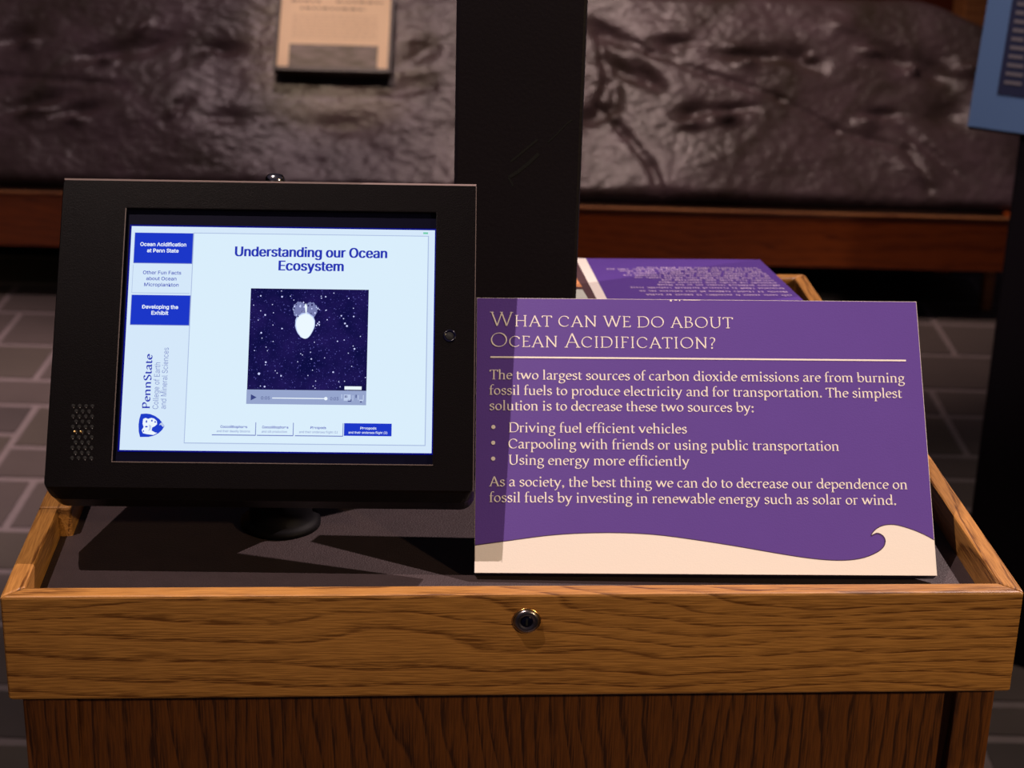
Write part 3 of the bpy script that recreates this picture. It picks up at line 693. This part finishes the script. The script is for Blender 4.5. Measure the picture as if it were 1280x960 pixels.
wave = [(-145.2, -74.6), (-124.4, -71.6), (-101.5, -68.3), (-83.1, -66.7), (-62.6, -66.0), (-44.2, -66.3), (-26.0, -67.6), (-0.8, -71.0), (24.4, -75.0), (42.9, -78.2), (62.0, -81.2), (77.1, -82.7), (89.8, -82.7), (100.0, -81.0), (107.8, -77.8),
        (112.3, -74.5), (114.1, -70.8), (113.5, -67.6), (111.1, -65.5), (108.6, -65.2), (105.4, -66.7), (107.4, -63.6), (111.4, -60.8), (116.6, -59.5), (123.0, -59.9), (132.9, -63.0), (140.3, -66.4), (145.2, -69.3)]
q = []
for p in wave: q += p
wv = Cv(*q)
top = wv + [(hw, wv[-1][1])]
# cream wave as quads so that the overhanging curl triangulates cleanly
bm = bmesh.new(); f = [(p[0], p[1]) for p in wv]; f[0] = (-hw, f[0][1]); f[-1] = (hw, f[-1][1])
poly = f + [(hw, -hh + .15), (-hw, -hh + .15)]
vs = [bm.verts.new((x, y, .14)) for x, y in poly]; fc = bm.faces.new(vs)
bmesh.ops.triangulate(bm, faces=[fc])
bm.normal_update()
for fc in bm.faces:
    if fc.normal.z < 0: fc.normal_flip()
spart('wave_motif', bm, M['cream'])
bm = bmesh.new()
for (x0, y0), (x1, y1) in zip(f, f[1:]):
    l = math.hypot(x1 - x0, y1 - y0)
    if l < 1e-6: continue
    nx, ny = -(y1 - y0) / l * .28, (x1 - x0) / l * .28
    flat(bm, [(x0 - nx, y0 - ny), (x1 - nx, y1 - ny), (x1 + nx, y1 + ny), (x0 + nx, y0 + ny)], .2)
spart('wave_outline', bm, M['outline'])
zt = .16
bm = bmesh.new(); big, sm = 1.0, .78
def tcap(s): return [big if c.isupper() and (i == 0 or (s[i - 1] == ' ' and s == 'Ocean Acidification?')) else sm for i, c in enumerate(s)]
for s, x1, y in (('What can we do about', 22.6, 72.8), ('Ocean Acidification?', 10.6, 58.4)):
    pen_text(bm, s.upper(), -136.0, y, x1, 14.0, zt, nib=.066, thin=.028, caps=tcap(s), track=.035)
rect(bm, -136.3, 135.7, 50.6, 51.7, zt)
spart('heading_lettering', bm, M['cream'])
bm = bmesh.new()
for s, x0, x1, y in (('The two largest sources of carbon dioxide emissions are from burning', -136.3, 133.7, 36.0), ('fossil fuels to produce electricity and for transportation. The simplest', -136.7, 131.1, 25.4),
                     ('solution is to decrease these two sources by:', -136.6, 34.4, 14.9), ('Driving fuel efficient vehicles', -124.0, -9.6, .1), ('Carpooling with friends or using public transportation', -124.2, 88.3, -10.8),
                     ('Using energy more efficiently', -124.1, -8.7, -21.6), ('As a society, the best thing we can do to decrease our dependence on', -136.3, 130.7, -36.0), ('fossil fuels by investing in renewable energy such as solar or wind.', -136.3, 122.8, -46.4)):
    pen_text(bm, s, x0, y, x1, 9.3, zt, nib=.098, thin=.040)
for y in (3.4, -7.2, -17.8): flat(bm, [(-134.1 + 1.35 * math.cos(k * PI / 8), y + 1.35 * math.sin(k * PI / 8)) for k in range(16)], zt)
spart('body_lettering', bm, M['cream'])
bm = bmesh.new(); rect(bm, -18, -16.8, 91.2, 92.5, .06); rect(bm, -15, -13.2, 91.9, 92.6, .06); rect(bm, -12, -11.2, 91.5, 92.4, .06); rect(bm, -9, 2, 92.1, 92.6, .06); spart('chipped_edge', bm, M['cream'])
# easel strut behind
bm = bmesh.new()
z_r = lambda z: z
top_p = scn - su.cross(sv) * .0095 + sv * 0.02; n_ = su.cross(sv)
inv = frame_matrix(scn - sv * (SH / 2000), su, sv).inverted()
a0 = inv @ top_p; b0 = inv @ Vector((top_p.x, top_p.y + 0.055, TF + 0.0003))
vv = []
for p in (a0, b0):
    for dx in (-.03, .03):
        for dn in (0, -.002): vv.append(bm.verts.new((p.x + dx, p.y, p.z + dn)))
for fx in ((0, 1, 3, 2), (4, 6, 7, 5), (0, 2, 6, 4), (1, 5, 7, 3), (0, 4, 5, 1), (2, 3, 7, 6)): bm.faces.new([vv[i] for i in fx])
link('easel_strut', bm, M['navy'], sg)

# ============================================================ SECOND SIGN, facing the far side
tl = math.radians(9); c_, s_ = math.cos(PSI), math.sin(PSI)
bu = Vector((c_, s_, 0)); bv = Vector((-s_ * math.cos(tl), c_ * math.cos(tl), -math.sin(tl)))
BM = frame_matrix(Vector((0.139, 1.530, 0.983)), bu, bv)
rs = thing('reversed_sign', 'purple panel lying nearly flat behind the front sign, its lettering upside down', 'sign', mw=BM)
def rpart(name, bm, mats, **kw):
    for vx in bm.verts: vx.co = vx.co * .001
    return link(name, bm, mats, rs, **kw)
RWX0, RWX1a, RWX1b, RV = -215, 79, 69, -222
bm = bmesh.new(); prism(bm, [(RWX0, 0), (RWX1a, 0), (RWX1b, RV), (RWX0 , RV)], -9, -.4); rpart('foam_board', bm, M['navy'])
bm = bmesh.new(); flat(bm, [(-77, 0), (RWX1a, 0), (RWX1b, RV), (-83, RV)], 0); rpart('printed_face', bm, M['purple'])
bm = bmesh.new(); flat(bm, [(-86, 0), (-77, 0), (-83, RV), (-91, RV)], .02); rpart('white_band', bm, M['cream'])
bm = bmesh.new(); flat(bm, [(RWX0, 0), (-86, 0), (-91, RV), (RWX0, RV)], .0, 0)
rect(bm, -205, -93.5, -60, -8, .2, 2)
rect(bm, -205, -92, -172, -74, .15, 0); rect(bm, -203, -96.5, -163, -82, .3, 1); rect(bm, -205, -97.5, -220, -176, .3, 2)
rpart('picture_panels', bm, [M['brownprint'], M['orange'], M['paleblue']])
bm = bmesh.new(); r2 = random.Random(3)
rows = [(-52, -40, 66), (-62, -66, 67), (-73, -58, 66), (-84, -50, 67), (-96, -54, 67), (-108, -46, 66), (-120, -28, 66), (-133, -30, 66), (-146, -34, 66), (-161, -58, 66), (-178, -52, 65), (-195, -50, 65)]
for y, xa, xb in rows:
    x = xb
    while x > xa:
        n = r2.randint(2, 9)
        for k in range(n):
            if x < xa: break
            wd = r2.uniform(1.2, 2.1); hgt = r2.choice([4, 4, 6, 5]); 
            flat(bm, [(x - wd, y), (x, y), (x, y - hgt * .22 - 0), (x - wd, y - hgt * .22)], .15) if r2.random() < .5 else None
            rect(bm, x - 1.0, x, y - hgt, y, .15)
            if r2.random() < .6: rect(bm, x - wd, x - wd + .6, y - hgt * .8, y, .15)
            x -= wd + .7
        x -= 2.2
rpart('lettering', bm, M['lilac'])
for x0, x1 in ((-200, -188), (40, 52)):   # cradle under the panel, down to the tray floor
    bm = bmesh.new()
    pts = []
    for (vv_) in (-8, -210):
        p = BM @ Vector((0, vv_ * .001, -.0092)); pts.append(p)
    loc0 = BM.inverted()
    ring = []
    for p, zz_ in ((pts[0], None), (pts[1], None), (pts[1], TF + .0002), (pts[0], TF + .0002)):
        qv = Vector((p.x, p.y, p.z if zz_ is None else zz_)); ring.append((loc0 @ qv) * 1000)
    for xo in (x0, x1): pass
    a = [bm.verts.new((x0, p.y, p.z)) for p in ring]; b = [bm.verts.new((x1, p.y, p.z)) for p in ring]
    bm.faces.new(a[::-1]); bm.faces.new(b)
    for i in range(4): bm.faces.new((a[i], a[(i + 1) % 4], b[(i + 1) % 4], b[i]))
    rpart('support_bracket', bm, M['post'])

# ============================================================ LOW BENCH holding the fossil slab
bn = thing('slab_bench', 'low red-brown wooden bench carrying the dark fossil slab in the background', 'bench', loc=(-0.35, 4.5, 0))
BX0, BX1 = -2.1, 1.245
def bp(name, x0, x1, y0, y1, z0, z1, m, bev=.004):
    bm = bmesh.new(); box(bm, x0 + .35, x1 + .35, y0 - 4.5, y1 - 4.5, z0, z1); return link(name, bm, m, bn, bevel=bev)
bp('front_rail', BX0, BX1, 4.27, 4.284, .134, .268, M['bench'])
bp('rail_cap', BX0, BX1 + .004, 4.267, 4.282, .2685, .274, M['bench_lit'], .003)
bp('side_rail', BX1 - .03, BX1, 4.285, 4.93, .134, .268, M['bench'])
bp('side_rail', BX0, BX0 + .03, 4.285, 4.93, .134, .268, M['bench'])
bp('deck_board', BX0 + .031, BX1 - .031, 4.285, 4.93, .24, .262, M['frame'])  # dark colour stands in for the shade behind the rail
for x, y in ((BX0 + .02, 4.303), (BX1 - .05, 4.36), (1.13, 4.66), (-0.5, 4.60), (BX0 + .02, 4.86), (BX1 - .05, 4.86)):
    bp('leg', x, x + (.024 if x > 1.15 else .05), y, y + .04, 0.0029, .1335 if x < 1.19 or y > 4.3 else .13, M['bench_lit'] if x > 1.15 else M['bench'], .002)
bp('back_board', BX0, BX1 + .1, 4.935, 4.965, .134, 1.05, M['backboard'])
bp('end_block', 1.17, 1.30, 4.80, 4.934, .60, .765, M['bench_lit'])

# ============================================================ FOSSIL SLAB
el = math.radians(50)
SO = Vector((0, 4.335, .2855))
slm = frame_matrix(SO, (1, 0, 0), (0, math.cos(el), math.sin(el)))
def vtop(x):
    pts = [(-2.2, .66), (.2, .61), (.345, .585), (1.03, .595), (1.13, .556), (1.21, .515), (1.25, .43), (1.28, .2)]
    if x <= pts[0][0]: return pts[0][1]
    for (a, b), (c, d) in zip(pts, pts[1:]):
        if x <= c: return b + (d - b) * (x - a) / (c - a)
    return pts[-1][1]
feat = [  # x, v, rx, rv, angle, depth: hollows (negative) and lumps
    (-1.30, .44, .05, .03, .5, -.022), (-1.26, .42, .03, .02, .3, .016), (-1.05, .40, .09, .022, .25, -.020), (-1.055, .375, .025, .018, 0, .022), (-.975, .465, .03, .012, .9, .016), (-.93, .43, .06, .02, .6, -.012),
    (-1.22, .25, .10, .020, .35, -.020), (-1.215, .218, .05, .016, .2, .020), (-1.11, .23, .06, .018, .2, -.018), (-1.11, .20, .03, .014, 0, .016), (-.86, .24, .05, .02, .9, -.012), (-.872, .225, .018, .022, -.5, .018),
    (-.76, .42, .05, .018, 0, -.018), (-.80, .405, .015, .013, 0, .014), (-.73, .22, .05, .02, 0, -.010), (-.25, .43, .05, .03, .5, -.012), (-.26, .33, .06, .03, .2, -.012), (-.45, .21, .08, .03, 0, -.012),
    (.22, .49, .06, .016, -.6, -.016), (.27, .385, .07, .022, -.5, -.024), (.33, .37, .05, .018, -.9, -.022), (.40, .47, .05, .015, 0, -.016), (.39, .445, .04, .02, -.3, -.016), (.24, .33, .02, .05, 0, -.012), (.20, .265, .05, .022, .4, -.020), (.235, .255, .022, .016, 0, .018),
    (.60, .44, .09, .022, .0, -.026), (.58, .415, .03, .02, 0, .018), (.55, .455, .05, .018, 0, .014), (.73, .43, .05, .028, -.5, -.024), (.74, .44, .02, .014, 0, .018),
    (.44, .272, .035, .022, .5, -.020), (.53, .285, .06, .012, .1, -.020), (.52, .255, .035, .022, 0, .026), (.43, .235, .04, .014, 0, .018),
    (.90, .46, .045, .018, 0, .020), (.95, .45, .06, .024, -.5, -.026), (1.005, .412, .018, .018, 0, .026), (1.06, .41, .05, .03, -.6, -.024), (1.15, .41, .05, .024, 0, .020), (1.09, .29, .05, .04, 0, -.022), (.92, .29, .05, .014, 0, -.018), (.88, .26, .03, .03, 0, .014),
    (.82, .53, .05, .03, 0, .012), (1.04, .18, .10, .012, -.8, -.012), (1.0, .12, .08, .02, -.6, .010)]
cracks = [[(.20, .50), (.22, .36), (.20, .29), (.27, .21), (.33, .12), (.36, .04)], [(.20, .52), (.33, .44), (.48, .38), (.66, .32), (.80, .24), (.98, .19), (1.03, .08)], [(-1.35, .33), (-1.0, .30)]]
def crack_h(x, y):
    h = 0
    for c in cracks:
        for (a, b), (p, q) in zip(c, c[1:]):
            if not (min(a, p) - .05 < x < max(a, p) + .05): continue
            dx, dy = p - a, q - b; t = max(0, min(1, ((x - a) * dx + (y - b) * dy) / (dx * dx + dy * dy)))
            d2 = (x - a - t * dx) ** 2 + (y - b - t * dy) ** 2; h -= .009 * math.exp(-d2 / .00009)
    return h
NX, NY = 420, 84
bm = bmesh.new(); grid = []
for j in range(NY + 1):
    rw = []
    for i in range(NX + 1):
        x = -2.15 + 3.43 * i / NX; t = j / NY
        x_ = x if x < 1.2 else 1.2 + (x - 1.2) * 1.0
        vm_ = vtop(x) - .034 + (.030 if x < 1.0 else .030 - (x - 1.0) * .05) + .010 * noise.noise(Vector((x * 9, 0, 3)))
        y = .0 + t * vm_
        h = .017 * noise.fractal(Vector((x * 2.2, y * 3.5, 1.3)), 1.1, 2.0, 3) + .0018 * noise.fractal(Vector(((x + y) * 8, (y - x * .35) * 20, 5.0)), .9, 2.0, 3)
        h += .0016 * noise.fractal(Vector((x * 34, y * 42, 2.0)), .7, 2.0, 3)
        for fx, fv, rx, rv, an, dp in feat:
            dx, dy = x - fx, y + .034 - fv
            if abs(dx) > .25 or abs(dy) > .25: continue
            ca, sa = math.cos(an), math.sin(an); a = (dx * ca + dy * sa) / rx; b = (-dx * sa + dy * ca) / rv
            h += dp * 1.1 * math.exp(-(a * a + b * b) * (1.1 if dp < 0 else 1.8))
        h += crack_h(x, y + .034)
        edge = min(1, (1 - t) / .06, t / .04 + .0, (1.28 - x) / .05)
        h -= .018 * (1 - max(0, edge)) ** 2
        rw.append(bm.verts.new((x, y, h)))
    grid.append(rw)
for j in range(NY):
    for i in range(NX):
        bm.faces.new((grid[j][i], grid[j][i + 1], grid[j + 1][i + 1], grid[j + 1][i])).smooth = True
border = [grid[0][i] for i in range(NX + 1)] + [grid[j][NX] for j in range(1, NY + 1)] + [grid[NY][i] for i in range(NX - 1, -1, -1)] + [grid[j][0] for j in range(NY - 1, 0, -1)]
back = [bm.verts.new((b.co.x, b.co.y + .0, -.034)) for b in border]
nb_ = len(border)
for i in range(nb_): bm.faces.new((border[(i + 1) % nb_], border[i], back[i], back[(i + 1) % nb_]))
bm.faces.new(back[::-1])
# lift so that the lower back corner rests on the deck
slab = link('fossil_slab', bm, STONE)
slab.matrix_world = slm
slab['label'] = 'large dark glossy rock slab with footprint hollows leaning on the low bench'; slab['category'] = 'rock slab'

# plaque on the slab
pz = .045
pc = slm @ Vector((-.475, .301, pz))
pq = thing('slab_plaque', 'small cream framed plaque mounted on the dark rock slab', 'plaque', mw=frame_matrix(pc, (1, 0.0, 0), (0, math.cos(el), math.sin(el))))
bm = bmesh.new(); box(bm, -.146, .146, 0, .245, -.024, -.006); link('backing', bm, M['frame'], pq, bevel=.003)
for x0, x1, y0, y1 in ((-.148, -.140, 0, .245), (.140, .148, 0, .245), (-.1395, .1395, 0, .011), (-.1395, .1395, .236, .245)):
    bm = bmesh.new(); box(bm, x0, x1, y0, y1, -.0058, .004); link('frame_side', bm, M['frame'], pq, bevel=.001)
bm = bmesh.new(); rect(bm, -.1395, .1395, .011, .236, -.003); link('paper', bm, M['paper'], pq)
r3 = random.Random(5)
def bars(y, xa, xb, h, mi):
    bm = bmesh.new()
    x = xa
    while x < xb:
        wd = r3.uniform(.006, .018); rect(bm, x, min(x + wd, xb), y, y + h, -.0026, mi); x += wd + .005
    link('caption_line', bm, [M['ink'], M['fade']], pq)
for y, a, b in ((.221, -.112, -.01), (.221, .05, .11), (.200, -.115, -.04), (.200, 0.0, .118), (.179, -.09, .075)): bars(y, a, b, .006, 0)
for k in range(8): bars(.160 - k * .009, -.108, .108, .003, 1)
def photo_mat():
    m = mat('plaque photograph', (0.1, 0.08, 0.05, 1), .5); nt = m.node_tree
    tc = nt.nodes.new('ShaderNodeTexCoord'); n = nt.nodes.new('ShaderNodeTexNoise'); n.inputs['Scale'].default_value = 30; n.inputs['Detail'].default_value = 4
    mp = nt.nodes.new('ShaderNodeMapping'); mp.inputs['Scale'].default_value = (.6, 1.8, 1); nt.links.new(tc.outputs['Object'], mp.inputs[0]); nt.links.new(mp.outputs[0], n.inputs[0])
    r = nt.nodes.new('ShaderNodeValToRGB'); e = r.color_ramp.elements; e[0].position = .35; e[0].color = (.06, .045, .012, 1); e[1].position = .65; e[1].color = (.20, .15, .14, 1)
    nt.links.new(n.outputs['Fac'], r.inputs[0]); nt.links.new(r.outputs[0], nt.nodes['Principled BSDF'].inputs['Base Color']); return m
bm = bmesh.new(); rect(bm, -.111, .113, .014, .078, -.0024); link('photograph', bm, photo_mat(), pq)

# ============================================================ BLACK LECTERN with blue panel at the right
yl = math.radians(-30)
lm = Matrix.Translation((0.735, 2.6, 0.0)) @ Matrix.Rotation(yl, 4, 'Z')
lc = thing('blue_lectern', 'black pedestal at the right edge with an upright light blue text panel', 'lectern', mw=lm)
bm = bmesh.new(); box(bm, 0.0, .34, .0, .30, .0052, .86); link('pedestal', bm, M['post'], lc, bevel=.004)
tb = math.radians(9)
def lpart(name, fn, mats, bev=0):
    bm = bmesh.new(); fn(bm)
    for vx in bm.verts:
        x, y, z = vx.co   # x across, y up the panel, z outward
        vx.co = (-.075 + x, -.012 + y * math.sin(tb) - z * math.cos(tb), .862 + y * math.cos(tb) + z * math.sin(tb))
    return link(name, bm, mats, lc, bevel=bev)
lpart('panel_backing', lambda b: box(b, 0, .50, .0, .46, -.030, -.001), M['post'], .002)
lpart('panel_face', lambda b: rect(b, 0, .50, .004, .46, .0), M['blue'])
lpart('text_box', lambda b: rect(b, .036, .46, .055, .25, .0012), M['navyprint'])
def txt(b):
    r = random.Random(8)
    for k in range(14):
        x = .044
        while x < .44:
            wd = r.uniform(.008, .03); rect(b, x, x + wd, .234 - k * .0125, .2395 - k * .0125, .0022); x += wd + .006
lpart('lettering', txt, M['greytext'])
